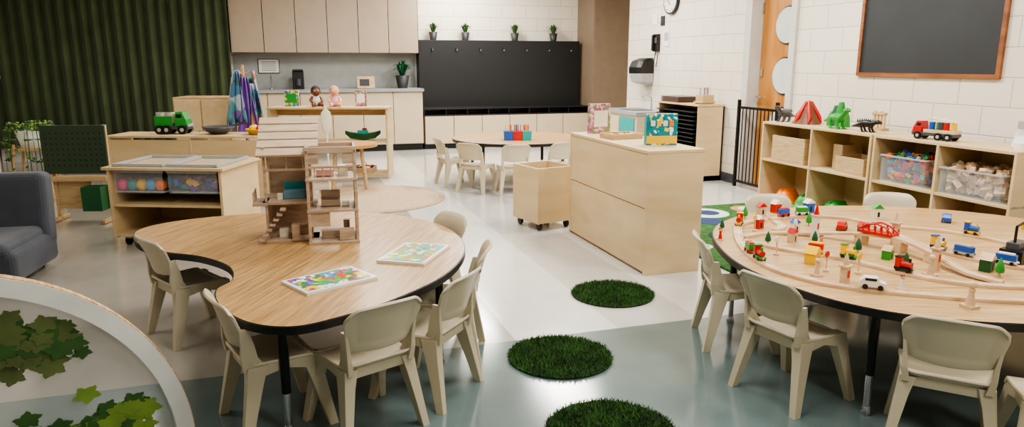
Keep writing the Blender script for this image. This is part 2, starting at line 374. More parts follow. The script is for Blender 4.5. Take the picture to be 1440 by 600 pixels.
b=B(); b.box((-2.72,8.2,1.25),(.14,.16,.22),white); b.box((-2.72,8.11,1.2),(.1,.02,.05),dgray); b.fin('soap_dispenser',bevel=.015)

# ---------------------------------------------------------------- shelving
t=.019
b=B(); X0,X1,Y0,Y1,H=2.06,2.45,3.81,5.05,.78
b.bb(X0,X1,Y0,Y0+t,0,H-t,maple); b.bb(X0,X1,Y1-t,Y1,0,H-t,maple)
b.bb(X0-.002,X1,Y0-.002,Y1,H-t,H,mapleH); b.bb(X0+.016,X1,Y0+t,Y1-t,.05,.05+t,mapleH)
b.bb(X0+.003,X0+.014,Y0+t,Y1-t,.02,.418,maple); b.bb(X0+.003,X0+.014,Y0+t,Y1-t,.424,H-t,maple); b.bb(X0+.008,X0+.013,Y0+t,Y1-t,.4,.44,brown)
b.bb(X0+.02,X1-.005,Y0+t,Y1-t,.4,.4+t,mapleH); b.bb(X0+.02,X1-.005,4.42,4.44,.06,H-t,maple)
b.bb(X0+.02,X1-.02,Y0+t,Y1-t,0,.05,mapleE)
b.fin('wooden_shelf_unit',bevel=.002)
def cubby(name,y0,y1,xf):
    b=B(); xb=xf+.4; H=.78
    for y in (y0,(y0+y1)/2-t/2,y1-t): b.bb(xf,xb,y,y+t,.03,H-t,maple)
    b.bb(xf,xb,y0,y1,H-t,H,mapleH); b.bb(xf+.003,xb,y0,y1,.43,.43+t,mapleH); b.bb(xf+.003,xb,y0,y1,.05,.05+t,mapleH); b.bb(xb-.01,xb,y0,y1,.03,H,maple); b.bb(xf+.03,xb,y0,y1,0,.05,mapleE)
    return b.fin(name,bevel=.002)
cubby('cubby_shelf',4.22,5.5,4.12); cubby('cubby_shelf',3.1,4.2,4.12)
# rolling bin
b=B(); sx,sy,hh=.35,.37,.44
for dx in (-1,1): b.box((dx*(sx/2-.008),0,.06+hh/2),(.016,sy,hh),maple)
for dy in (-1,1): b.box((0,dy*(sy/2-.008),.06+hh/2),(sx-.032,.016,hh),maple)
b.box((0,0,.07),(sx-.03,sy-.03,.016),mapleH)
for dx in (-1,1):
    for dy in (-1,1): b.cyl((dx*.13,dy*.14,.03),.03,.02,black,rot=(0,pi/2,0)); b.box((dx*.13,dy*.14,.055),(.03,.03,.02),chrome)
b.fin('rolling_storage_bin',(1.95,5.34,0),rad(14),bevel=.003)
# items on centre shelf
b=B(); b.box((0,0,.11),(.17,.05,.22),printP); b.box((0,-.027,.11),(.12,.002,.12),cream); b.fin('picture_book',(2.24,4.93,.78),rad(8),bevel=.002)
b=B(); b.box((0,0,.006),(.24,.18,.012),mapleE)
for dx in (-1,1): b.box((dx*.115,0,.02),(.012,.18,.035),mapleE)
for dy in (-1,1): b.box((0,dy*.085,.02),(.22,.012,.035),mapleE)
for i in range(14): b.box((random.uniform(-.09,.09),random.uniform(-.06,.06),.022),(.03,.025,.02),random.choice([cream,yellow,orange,lgray]),r=(0,0,random.random()*3))
b.fin('wooden_sorting_tray',(2.24,4.55,.78),rad(5),bevel=.001)
b=B(); b.box((0,0,.1),(.2,.06,.2),printT); b.box((0,-.031,.035),(.2,.002,.05),yellow)
for i in range(4): b.box((-.06+.04*i,-.032,.14),(.028,.002,.035),[cream,yellow,cream,orange][i])
b.box((-.101,0,.1),(.002,.056,.19),teal)
b.fin('game_box',(2.3,4.1,.78),rad(-14),bevel=.002)

# cubby contents
def openbin(name,loc,sz,m,fill=None,nf=0,fs=.05,lid=None):
    b=B(); x,y,h=sz
    for dx in (-1,1): b.box((dx*(x/2-.004),0,h/2),(.008,y,h),m)
    for dy in (-1,1): b.box((0,dy*(y/2-.004),h/2),(x-.016,.008,h),m)
    b.box((0,0,.006),(x-.01,y-.01,.01),m)
    if m is clearM:
        for dx in (-1,1): b.box((dx*(x/2),0,h),(.014,y+.01,.012),lgray)
        for dy in (-1,1): b.box((0,dy*(y/2),h),(x-.014,.014,.012),lgray)
    for i in range(nf):
        s=fs*random.uniform(.6,1.1)
        b.box((random.uniform(-x/2+.035,x/2-.035),random.uniform(-y/2+.035,y/2-.035),.03+(h*1.02-.02)*(i/nf)),(s,s*.8,s*.6),random.choice(fill),r=(random.random()*3,random.random()*3,random.random()*3))
    return b.fin(name,loc,bevel=.002)
openbin('wooden_box',(4.27,5.15,.45),(.28,.42,.22),mapleE)
openbin('wooden_box',(4.28,4.45,.45),(.26,.3,.13),mapleE)
openbin('wooden_tray',(4.36,4.7,.45),(.2,.1,.2),maple)
openbin('block_storage_bin',(4.29,3.94,.45),(.3,.38,.19),clearM,[red,blue,yellow,green,orange,teal,red,blue],300,.055)
openbin('wooden_block_storage_bin',(4.29,3.4,.45),(.32,.44,.17),clearM,[beech,mapleE,pink],320,.062)
def helmet(name,loc,m,rz=0):
    b=B(); b.lathe([(.15,0),(.155,.008),(.12,.012),(.112,.05),(.085,.095),(.04,.118),(.001,.124)],(0,0,0),m,28,sc=(1,.85)); b.box((0,0,.1),(.16,.03,.03),m); return b.fin(name,loc,rz)
helmet('toy_hard_hat',(4.28,5.29,.07),orange); helmet('toy_hard_hat',(4.28,4.68,.07),green); helmet('toy_hard_hat',(4.28,4.4,.07),blue,0)
helmet('toy_hard_hat',(4.28,5.01,.07),green)
def truck(name,loc,rz,c1,c2,L=.3,s=1,load=None,ladder=False):
    b=B()
    b.box((0,0,.05*s),(L,.11*s,.03*s),dgray)
    b.rings([[(L/2-.09*s,-.055*s,.06*s),(L/2,-.055*s,.06*s),(L/2,.055*s,.06*s),(L/2-.09*s,.055*s,.06*s)],[(L/2-.09*s,-.055*s,.11*s),(L/2-.01*s,-.055*s,.11*s),(L/2-.01*s,.055*s,.11*s),(L/2-.09*s,.055*s,.11*s)],[(L/2-.085*s,-.048*s,.165*s),(L/2-.035*s,-.048*s,.165*s),(L/2-.035*s,.048*s,.165*s),(L/2-.085*s,.048*s,.165*s)]],c1)
    for dy in (-1,1): b.box((L/2-.06*s,dy*.052*s,.135*s),(.04*s,.004,.03*s),blackE)
    b.box((L/2+.004,0,.065*s),(.01,.1*s,.02*s),lgray)
    bl=L-.11*s; cx=-L/2+bl/2
    b.box((cx,0,.07*s),(bl,.11*s,.012*s),c2)
    hh=.02 if ladder else .06
    for dy in (-1,1): b.box((cx,dy*.052*s,(.075+hh/2)*s),(bl,.008*s,hh*s),c2)
    b.box((-L/2+.004,0,(.075+hh/2)*s),(.008*s,.11*s,hh*s),c2)
    for x in (-L*.36,-L*.14,L*.34):
        for dy in (-1,1): b.cyl((x,dy*.052*s,.034*s),.034*s,.03*s,blackE,rot=(pi/2,0,0),n=20); b.cyl((x,dy*.066*s,.034*s),.015*s,.006*s,lgray,rot=(pi/2,0,0),n=12)
    if load:
        for i in range(4): b.cyl((cx-bl*.35+bl*.23*i,0,.12*s),.026*s,.08*s,load[i%len(load)],n=14)
    if ladder:
        for dy in (-.03,.03): b.tube([(-L*.45,dy*s,.17*s),(L*.2,dy*s,.2*s)],.006*s,cream)
        for i in range(8): b.box((-L*.4+i*L*.08,0,(.172+.004*i)*s),(.008*s,.06*s,.008*s),cream)
        b.cyl((-L*.1,0,.13*s),.03*s,.06*s,dgray)
    return b.fin(name,loc,rz,bevel=.003)
truck('toy_dump_truck',(4.27,3.88,.07),rad(-80),green,yellow,.34,1.15)
truck('toy_fire_truck',(4.27,3.4,.07),rad(-80),red,red,.42,1.35,None,True)
truck('wooden_toy_truck',(4.26,3.8,.78),rad(100),red,beech,.3,.75,[yellow,red,green,blue],True)
b=B()
R=[]
for z,r in ((0,.12),(.05,.092),(.12,.055),(.19,.03),(.18,.02)): R.append([((r*(1+.1*sin(3*a)+.05*sin(7*a)))*cos(a),(r*(1+.1*sin(3*a)))*sin(a),z) for a in [2*pi*i/28 for i in range(28)]])
b.rings(R,brown,smooth=True)
for a in (0.4,1.9,3.0,4.1,5.4): b.tube([(.022*cos(a),.022*sin(a),.19),(.06*cos(a),.06*sin(a),.12),(.095*cos(a+.1),.095*sin(a+.1),.06),(.115*cos(a),.115*sin(a),.01)],[.013,.018,.018,.008],red)
b.sph((0,0,.19),.028,orange,(1,1,.5)); b.fin('toy_volcano',(4.32,5.16,.78))
b=B()
for i,(y,h,m) in enumerate(((-.07,.13,green),(-.02,.2,green),(.03,.17,dgreen),(.07,.12,green))):
    b.rings([[(.045*cos(a),y+.045*sin(a),0) for a in [k*pi/7 for k in range(14)]],[(.04*cos(a),y+.038*sin(a),h*.6) for a in [k*pi/7 for k in range(14)]],[(.02*cos(a),y+.02*sin(a),h) for a in [k*pi/7 for k in range(14)]]],m,smooth=True)
b.fin('toy_mountain_tree',(4.4,4.88,.78))
def dino(name,loc,rz,m,s=1,spikes=False,upright=False):
    b=B()
    b.tube(spline([(-.16,0,.05),(-.09,0,.065),(-.03,0,.085),(.04,0,.085),(.08,0,.12 if upright else .1),(.11,0,.15 if upright else .105),(.15,0,.15 if upright else .095)],False,4),[.004,.008,.012,.018,.024,.03,.034,.036,.037,.038,.038,.036,.033,.03,.026,.023,.021,.021,.022,.023,.022,.02,.016,.012,.008],m,12)
    for x,dy in ((-.03,-.026),(-.03,.026),(.05,-.024),(.05,.024)):
        b.tube([(x,dy,.08),(x-.012,dy*1.2,.04),(x+.005,dy*1.25,.004)],[.016,.012,.011],m,8)
        b.box((x+.012,dy*1.25,.005),(.03,.018,.01),m)
    for dy in (-1,1): b.sph((.135,dy*.013,.165 if upright else .107),.004,blackE,n=8)
    if spikes:
        for i in range(9): b.cyl((-.1+.022*i,0,.115+.008*sin(i*.4)),.012,.035,m,r2=.001,n=6)
    o=b.fin(name,loc,rz); o.scale=(s,s,s); return o
dino('toy_dinosaur',(4.28,5.41,.78),rad(-170),dgray,.85,True,True)
dino('toy_dinosaur',(4.22,4.70,.78),rad(-95),green,1.0,False,True)
dino('toy_dinosaur',(4.24,4.4,.78),rad(-70),blackE,.75,True)
b=B(); b.box((0,0,.01),(.08,.14,.02),mapleE)
for i in range(4): b.box((0,-.05+.033*i,.07+.02*(i%2)),(.02,.02,.12),maple)
b.box((0,0,.13),(.03,.13,.02),mapleE); b.fin('wooden_toy_castle',(4.43,4.48,.78),bevel=.002)
b=B(); b.box((0,0,.08),(.12,.03,.16),white,r=(.3,0,0)); b.box((0,.03,.15),(.06,.03,.05),lgray); b.cyl((0,.01,.02),.05,.04,white); b.fin('tape_dispenser',(4.3,3.2,.78),rad(90),bevel=.004)

# right side cabinet with drying trays
b=B(); X0,X1,Y0,Y1=4.3,4.63,6.86,7.75
b.bb(X0,X1,Y0,Y0+.02,0,.83,maple); b.bb(X0,X1,Y1-.02,Y1,0,.83,maple); b.bb(X1-.02,X1,Y0,Y1,0,.83,maple); b.bb(X0-.01,X1,Y0-.01,Y1,.83,.85,mapleH); b.bb(X0,X1,Y0,Y1,0,.06,maple)
for i in range(15): b.bb(X0-.04,X1-.03,Y0+.03,Y1-.03,.1+.047*i,.112+.047*i,black)
b.fin('tray_storage_cabinet',bevel=.002)
b=B(); b.box((0,0,.05),(.16,.12,.1),mapleE); b.box((0,0,.02),(.2,.14,.02),mapleE)
for i in range(12): b.cyl((-.06+.012*i,.03*sin(i*2),.12),.004,.12,random.choice([red,yellow,brown,blue,cream]),n=6)
b.fin('pencil_holder',(4.46,7.0,.85),rad(10),bevel=.002)
b=B()
for i in range(6): b.box((0,0,.006+.011*i),(.3,.4,.008),dgray if i%2 else brown)
b.fin('tray_stack',(4.45,7.5,.85),bevel=.002)
b=B(); b.bb(4.12,4.63,7.95,8.9,0,.66,beige); b.bb(4.1,4.63,7.93,8.92,.66,.7,gray); b.bb(4.105,4.12,8.0,8.4,.08,.62,teal); b.bb(4.105,4.12,8.43,8.85,.08,.62,beige)
b.bb(4.2,4.5,8.2,8.6,.7,.704,dgray); b.tube([(4.56,8.4,.7),(4.56,8.4,.85),(4.48,8.4,.9),(4.42,8.4,.86)],.01,chrome); b.fin('child_sink_cabinet')

# ---------------------------------------------------------------- tables
def table(name,outline,legs,m,h=.45):
    b=B(); o=spline(outline,True,8); b.prism(o,h-.03,h-.002,blackE)
    inn=[]
    for i,p in enumerate(o):
        a=Vector(o[i-1]); d=Vector(o[(i+1)%len(o)]); tt=(d-a).normalized(); inn.append((p[0]-tt.y*.005,p[1]+tt.x*.005))
    b.prism(inn,h-.004,h,blackE,m)
    for x,y in legs:
        b.cyl((x,y,(h-.03+.16)/2),.017,h-.03-.16,blackS,n=16); b.cyl((x,y,.1),.013,.14,chrome,n=16); b.lathe([(.018,0),(.02,.01),(.014,.035)],(x,y,0),chrome,14); b.box((x,y,h-.035),(.09,.09,.01),blackE)
    return b.fin(name)
LT=[(-.77,4.03),(-.74,3.76),(-.60,3.52),(-.41,3.36),(-.28,3.16),(-.25,2.95),(-.30,2.82),(-.27,2.62),(-.17,2.42),(-.03,2.33),(.12,2.37),(.33,2.50),(.58,2.75),(.75,3.10),(.79,3.46),(.71,3.78),(.48,4.07),(.12,4.24),(-.28,4.27),(-.6,4.2)][::-1]
def ccw(o):
    A=sum(o[i-1][0]*o[i][1]-o[i][0]*o[i-1][1] for i in range(len(o))); return o if A>0 else o[::-1]
table('kidney_activity_table',ccw(LT),[(-.06,2.46),(.58,2.88),(.55,3.8),(-.62,3.98)],oak)
RT=[(1.90,2.78),(1.82,2.48),(1.83,2.18),(1.90,1.95),(2.06,1.76),(2.35,1.60),(2.75,1.50),(3.2,1.55),(3.6,1.78),(3.88,2.15),(3.96,2.6),(3.8,3.02),(3.48,3.32),(3.03,3.48),(2.58,3.44),(2.26,3.29),(2.05,3.08)]
table('round_activity_table',ccw(RT),[(2.02,1.96),(2.1,2.95),(3.6,3.0),(3.5,1.95),(2.75,3.3)],oak2)
CB=[(2.45+.72*cos(2*pi*i/20),7.6+.72*sin(2*pi*i/20)) for i in range(20)]
table('round_classroom_table',CB,[(1.98,7.3),(2.85,7.2),(2.9,8.0),(2.05,8.05)],oak2,h=.48)

# ---------------------------------------------------------------- chairs
def make_chair():
    b=B()
    def seat(u,v):
        hw=.128+.02*v; x=u*hw; e=max(0,abs(u)-.8)/.2
        y=-.135+.27*v - .02*(e**2)*(1 if v>.5 else -1)*max(0,abs(v-.5)-.35)/.15
        z=.283-.014*(1-u*u)*(1-(2*v-1)**2)+.005*e - .03*max(0,(v-.82)/.18)**2 + .02*max(0,(.15-v)/.15)**2
        return (x,y,z)
    b.sheet(seat,14,14,.011,chairM)
    def back(u,v):
        e=max(0,abs(u)-.7)/.3; hw=.124+.03*v
        top=.52-.016*e**2*1.6-.010*u*u
        z0=.34+.012*u*u; z=z0+(top-z0)*v
        x=u*hw*(1-.05*max(0,(v-.75)/.25)**2)
        y=-.142-.052*v+.03*u*u-.014*max(0,(v-.85)/.15)**2
        r=max(0,min(1,(.8-abs(u))/.06))*max(0,min(1,(.84-v)/.06))*max(0,min(1,(v-.12)/.08)); y+=.0035*r
        return (x,y,z)
    b.sheet(back,30,20,-.011,chairM)
    for sx in (-1,1):
        R=[]
        for (x,y,z,w,d) in ((.118,-.10,.262,.024,.08),(.125,-.118,.31,.018,.056),(.128,-.122,.36,.014,.045),(.135,-.133,.42,.01,.03)):
            R.append([(sx*(x-w/2),y-d/2,z),(sx*(x+w/2),y-d/2,z),(sx*(x+w/2),y+d/2,z),(sx*(x-w/2),y+d/2,z)])
        b.rings(R,chairM)
        b.rings([[(sx*.118,-.11,.225),(sx*.13,-.11,.225),(sx*.13,-.11,.278),(sx*.118,-.11,.278)],[(sx*.125,0,.25),(sx*.138,0,.25),(sx*.138,0,.278),(sx*.125,0,.278)],[(sx*.128,.105,.225),(sx*.142,.105,.225),(sx*.142,.105,.275),(sx*.128,.105,.275)]],chairM)
        for sy in (-1,1):
            R=[]
            for k,(z,x,y,w,d) in enumerate(((.275,.112,.093,.05,.07),(.21,.124,.108,.04,.056),(.1,.141,.134,.032,.042),(0,.156,.156,.027,.032))):
                R.append([(sx*(x-w/2),sy*(y-d/2),z),(sx*(x+w/2),sy*(y-d/2),z),(sx*(x+w/2),sy*(y+d/2),z),(sx*(x-w/2),sy*(y+d/2),z)])
            b.rings(R,chairM)
    for y in (-.115,.112): b.box((0,y,.258),(.24,.012,.035),chairM)
    return b
ch=make_chair().fin('child_chair',(-.49,3.62,0),rad(30-90),bevel=.006,seg=2)
CH=[(-.10,2.60,18),(.21,2.47,113),(.48,2.67,138),(.63,3.0,162),(.64,3.56,200),
    (1.87,2.2,11),(1.98,2.75,-22),(2.10,1.72,43),(2.27,1.43,50),(2.72,3.40,-100),(3.42,3.24,-118),
    (2.15,6.8,85),(1.84,7.02,45),(1.70,7.5,8),(2.62,6.85,100)]
for x,y,a in CH: copy(ch,(x,y,0),rad(a-90))

# ---------------------------------------------------------------- puzzles on table
def board(name,loc,rz,sx,sy,m,m2):
    b=B(); b.box((0,0,.006),(sx,sy,.012),white); b.box((0,0,.0125),(sx*.9,sy*.86,.002),m)
    b.box((sx*.05,-sy*.05,.0136),(sx*.4,sy*.4,.001),m2,r=(0,0,.3)); return b.fin(name,loc,rz,bevel=.002)
board('picture_puzzle_board',(.125,2.80,.45),rad(26),.31,.21,bk1M,bk2M)
board('picture_puzzle_board',(.515,3.10,.45),rad(58),.33,.22,bk2M,bk1M)

# ---------------------------------------------------------------- dollhouse
b=B(); p=.014
def post(x,y,z0,z1): b.box((x,y,(z0+z1)/2),(p,p,z1-z0),pink)
for x in (.0,.22):
    for y in (0,.2): post(x,y,0,.45)
for z in (.006,.16,.31): b.box((.11,.1,z),(.24,.22,.012),pink)
for y in (0,.2): b.box((.11,y,.45),(.24,.014,.03),pink)
for x in (0,.22): b.box((x,.1,.45),(.014,.2,.03),pink)
for z in (.085,.235): b.box((.225,.1,z),(.006,.2,.13),pink)
for i in range(5): b.box((.035+.037*i,-.004,.345),(.006,.006,.05),pink)
b.box((.11,-.004,.37),(.22,.008,.01),pink)
for x in (.03,.19): b.box((x,0,.41),(.05,.008,.05),pink)
b.box((.05,0,.12),(.09,.006,.07),pink); b.box((.17,0,.045),(.07,.006,.06),pink)
b.M=Matrix.Translation((.03,0,0))@Matrix.Diagonal((.85,1,1,1))
for x in (-.27,-.03):
    for y in (.1,.36): post(x,y,0,.46)
for z in (.006,.19): b.box((-.14,.23,z),(.3,.3,.012),pink)
b.box((-.15,.36,.25),(.25,.008,.48),pink); b.box((-.27,.23,.1),(.008,.26,.17),pink)
b.box((-.02,.23,.33),(.008,.26,.26),pink)
for x in (-.25,-.15,-.06): b.box((x,.1,.40),(.01,.01,.1),pink)
b.box((-.14,.095,.35),(.25,.008,.012),pink)
for i in range(5): b.box((-.14,.08+.062*i,.435+.032*i),(.33,.058,.012),slatM,r=(.48,0,0))
for x in (-.28,0): b.box((x,.2,.49),(.012,.32,.012),pink,r=(.48,0,0))
b.box((-.13,.36,.5),(.28,.01,.14),pink)
b.box((-.3,.14,.19),(.08,.16,.012),pink)
for i in range(4): b.box((-.335,.08+.04*i,.22),(.006,.006,.05),pink)
b.box((-.335,.14,.245),(.008,.14,.008),pink)
for i in range(7): b.box((-.3+.02*i,.07,.02+.024*i),(.03,.05,.01),pink)
b.box((-.12,.2,.215),(.12,.08,.035),mat('doll_bed_blue',(110,150,170),.6)); b.box((-.12,.24,.24),(.12,.012,.06),teal); b.box((-.2,.17,.21),(.03,.03,.03),cream)
b.box((-.1,.2,.035),(.09,.06,.05),pink); b.box((-.19,.16,.03),(.05,.04,.04),cream); b.box((-.12,.1,.045),(.04,.05,.08),pink)
b.M=Matrix.Identity(4)
b.box((.1,.1,.185),(.09,.06,.03),pink); b.box((.1,.13,.215),(.09,.012,.05),pink); b.box((.17,.08,.18),(.035,.035,.02),cream)
b.box((.08,.08,.335),(.08,.05,.03),mat('doll_pink',(214,160,150),.6)); b.box((.16,.1,.34),(.04,.05,.05),cream)
b.box((.1,.09,.03),(.1,.05,.035),pink); b.box((.17,.12,.05),(.03,.03,.08),pink)
b.fin('wooden_dollhouse',(.075,3.43,.45),rad(-4),bevel=.0015)

# ---------------------------------------------------------------- train set
Tz=.4505
def tp(l): return [(x,y,Tz+(z[0] if z else 0)) for x,y,*z in l]
PATHS=[spline(tp(L),False,8) for L in ([(2.47,3.22),(2.3,3.18),(2.16,3.02),(1.99,2.72),(1.91,2.42),(1.96,2.19),(2.08,2.05),(2.24,1.93),(2.44,1.81),(2.75,1.7),(3.05,1.72)],
          [(2.51,3.22),(2.73,3.24),(2.93,3.1),(2.92,2.85),(2.84,2.6),(2.82,2.4),(2.88,2.15),(3.02,1.92),(3.09,1.74)],
          [(2.08,2.86),(2.17,2.64),(2.3,2.45),(2.36,2.24),(2.44,2.06),(2.62,1.92),(2.9,1.84)],
          [(2.12,2.92,0),(2.3,2.95,0),(2.48,2.84,.01),(2.6,2.66,.04),(2.65,2.48,.05),(2.64,2.3,.035),(2.6,2.1,.01),(2.64,1.97,0)],
          [(2.5,3.17),(2.45,3.05),(2.36,2.99)],
          [(2.97,2.9),(3.15,2.75),(3.25,2.5),(3.22,2.2),(3.1,1.95)])]
def track(P):
    prof=[(-.02,0),(-.02,.012),(-.014,.012),(-.014,.009),(-.008,.009),(-.008,.012),(.008,.012),(.008,.009),(.014,.009),(.014,.012),(.02,.012),(.02,0)]; R=[]
    for i,p in enumerate(P):
        a=Vector(P[max(0,i-1)]); c=Vector(P[min(len(P)-1,i+1)]); d=(c-a); d.z=0; d.normalize(); nx,ny=-d.y,d.x
        R.append([(p[0]+nx*u,p[1]+ny*u,p[2]+w) for u,w in prof])
    return R
b=B()
for P in PATHS: b.rings(track(P),beech)
for x,y,z in ((2.6,2.66,.04),(2.65,2.48,.05),(2.64,2.3,.035)): b.box((x,y,Tz+z/2),(.045,.045,z),beech)
b.fin('wooden_train_track')
def near(pi_,x,y):
    P=PATHS[pi_]; i=min(range(len(P)),key=lambda k:(P[k][0]-x)**2+(P[k][1]-y)**2)
    a=P[max(0,i-1)]; c=P[min(len(P)-1,i+1)]; return P[i][0],P[i][1],P[i][2]+.0125,math.atan2(c[1]-a[1],c[0]-a[0])
def off(x,y,r):
    for _ in range(12):
        best=min(((p[0]-x)**2+(p[1]-y)**2,p) for P in PATHS for p in P); d=math.sqrt(best[0])
        if d>r+.024: break
        dx,dy=(x-best[1][0]),(y-best[1][1]); 
        if d<1e-4: dx,dy,d=1,.3,1
        x+=dx/d*(r+.028-d if d<r+.028 else 0); y+=dy/d*(r+.028-d if d<r+.028 else 0)
    return x,y
def car(name,k,x,y,c1,c2,L=.07,engine=True,flip=False):
    x,y,z,rz=near(k,x,y); rz+=pi if flip else 0
    b=B(); b.box((0,0,.012),(L,.03,.01),c2)
    for dx in (-L*.3,L*.3):
        for dy in (-1,1): b.cyl((dx,dy*.016,.008),.008,.005,blackE,rot=(pi/2,0,0),n=12)
    if engine:
        b.cyl((L*.12,0,.03),.013,L*.6,c1,rot=(0,pi/2,0),n=14); b.box((-L*.32,0,.037),(L*.3,.03,.04),c1); b.box((-L*.32,0,.06),(L*.36,.034,.005),c2); b.cyl((L*.3,0,.048),.005,.018,c2,n=10)
    else:
        b.box((0,0,.03),(L*.9,.028,.026),c1); b.box((0,0,.045),(L*.7,.022,.008),c2)
    for e in (-1,1): b.cyl((e*L*.53,0,.014),.005,.006,chrome,rot=(0,pi/2,0),n=8)
    return b.fin(name,(x,y,z),rz,bevel=.001)
car('toy_train_engine',0,1.93,2.52,red,green); car('toy_train_wagon',0,1.97,2.64,green,red,engine=False)
car('toy_train_engine',1,2.82,2.42,yellow,blue); car('toy_train_wagon',1,2.84,2.31,blue,lgray,.085,False); car('toy_train_wagon',1,2.89,2.16,blue,white,.085,False)
car('toy_train_wagon',2,2.24,2.54,red,yellow,engine=False); car('toy_train_engine',2,2.31,2.42,yellow,green); car('toy_train_engine',2,2.37,2.2,red,blackE)
car('toy_train_engine',0,2.25,3.14,red,yellow); car('toy_train_wagon',1,2.6,3.24,blue,red,engine=False); car('toy_train_wagon',1,2.72,3.25,green,white,engine=False)
car('toy_train_engine',5,3.22,2.6,blue,yellow)
def toycar(name,x,y,rz,c,z=.45):
    b=B(); b.rings([[(-.045,s*.02,.01),(-.045,s*.02,.03),(-.03,s*.018,.045),(.015,s*.018,.045),(.025,s*.02,.03),(.045,s*.02,.026),(.045,s*.02,.01)] for s in (-1,1)],c)
    b.box((-.008,0,.038),(.04,.042,.01),blackE)
    for dx in (-.026,.026):
        for dy in (-1,1): b.cyl((dx,dy*.02,.01),.01,.006,blackE,rot=(pi/2,0,0),n=12)
    return b.fin(name,(x,y,z),rz,bevel=.002)
x,y,z,a=near(0,2.08,2.05); toycar('toy_car',x,y,a,white,z); toycar('toy_car',2.72,2.92,rad(40),red); toycar('toy_car',3.4,2.9,rad(40),blue)
def tree(x,y,s=1,m=dgreen,z=.45):
    x,y=off(x,y,.02)
    b=B(); b.cyl((0,0,.012),.006,.024,beech,n=8); b.lathe([(.017,.02),(.019,.035),(.012,.06),(.001,.085)],(0,0,0),m,12); o=b.fin('toy_tree',(x,y,z)); o.scale=(s,s,s)
for x,y,s in ((2.45,2.52,1),(2.16,2.78,.9),(2.72,2.05,1.1),(2.62,3.05,1),(2.12,3.10,.8),(2.38,2.72,.9),(2.4,3.3,1),(2.5,2.3,.8)): tree(x,y,s*.85,random.choice([dgreen,green,dgreen]))
def house(x,y,rz,c1,c2,w=.045,h=.05,z=.45,name='toy_house'):
    x,y=off(x,y,w*.6)
    b=B(); b.box((0,0,h/2),(w,w*.8,h),c1); b.rings([[(-w*.6,s*w*.45,h),(w*.6,s*w*.45,h),(0,s*w*.45,h+w*.5)] for s in (-1,1)],c2); b.box((0,-w*.41,h*.4),(w*.25,.002,h*.5),blackE); b.fin(name,(x,y,z),rz,bevel=.001)
house(2.14,2.45,.5,yellow,yellow,.06,.045); house(2.33,3.08,.2,red,white,.04); house(2.45,2.95,.1,cream,blue,.04,.05); house(2.86,3.34,0,blue,cream,.05,.055); house(3.12,3.1,-.3,cream,green,.05,.055); house(2.55,3.36,0,beech,red,.045,.05); house(2.74,2.8,.3,dgreen,red,.045,.045); house(2.5,2.4,.4,green,beech,.045,.04); house(2.75,2.13,.4,dgreen,beech,.055,.05)
house(2.3,2.78,.4,beech,red,.04,.05); house(2.68,3.4,.1,red,cream,.05,.05)
x,y=off(3.0,2.2,.06); b=B(); b.box((0,0,.03),(.12,.09,.06),blackE); b.box((0,0,.075),(.1,.05,.03),dgray); b.cyl((-.03,0,.11),.006,.1,blackE,n=8); b.tube([(-.03,0,.16),(.05,0,.17)],.005,blackE); b.box((.05,0,.15),(.02,.02,.03),yellow); b.fin('toy_crane_shed',(x,y,.45),.3,bevel=.002)
for x,y,h in ((2.43,2.78,.12),(2.74,2.6,.1),(2.05,2.16,.07),(2.55,2.2,.09)):
    x,y=off(x,y,.022)
    b=B(); b.box((0,0,h/2),(.028,.028,h),white if h==.12 else beech); b.box((0,0,h+.004),(.04,.04,.008),beech); b.cyl((0,0,h+.03),.014,.05,red if h==.12 else beech,r2=.003,n=10); b.box((0,-.0145,h*.6),(.014,.002,.03),red); b.fin('toy_tower',(x,y,.45),.3,bevel=.001)
x,y,z,a=near(3,2.62,2.6)
b=B()
for s in (-1,1):
    b.tube([(-.08,s*.024,.016),(-.045,s*.024,.042),(0,s*.024,.052),(.045,s*.024,.042),(.08,s*.024,.016)],.0045,red)
    for x_ in (-.06,-.03,0,.03,.06): b.box((x_,s*.024,.024),(.005,.005,.036),red)
b.box((0,0,.006),(.16,.055,.012),red)
b.fin('toy_bridge',(x,y,z),a)
def pawn(x,y,c,name='wooden_peg_person',s=1,face=False):
    x,y=off(x,y,.018)
    b=B(); b.box((0,0,.004),(.035,.035,.008),beech); b.lathe([(.013,.008),(.011,.02),(.007,.04),(.009,.052),(.005,.056)],(0,0,0),c,14); b.sph((0,0,.065),.011,skinL if face else beech,n=12)
    if face: b.sph((0,.002,.071),.0112,brown,(1,1,.7),n=12)
    o=b.fin(name,(x,y,.45)); o.scale=(s,s,s)
pawn(2.46,2.14,beech,s=1.2); pawn(2.27,1.80,beech,s=1.3)
pawn(2.5,1.72,red,s=1.1,face=True); pawn(2.02,2.28,beech,s=1); pawn(2.33,2.62,orange,s=.9,face=True); pawn(1.99,2.92,red,s=.8,face=True); pawn(2.2,2.03,white,s=.8,face=True)
for x,y,c in ((2.26,3.02,yellow),(2.07,2.6,white),(2.4,2.88,white),(2.1,2.32,red),(2.2,2.25,yellow)):
    x,y=off(x,y,.012)
    b=B(); b.cyl((0,0,.035),.003,.07,beech,n=8); b.cyl((0,0,.005),.012,.01,beech,n=12); b.cyl((0,0,.075),.014,.005,c,rot=(pi/2,0,0),n=16); b.fin('toy_road_sign',(x,y,.45),.3)

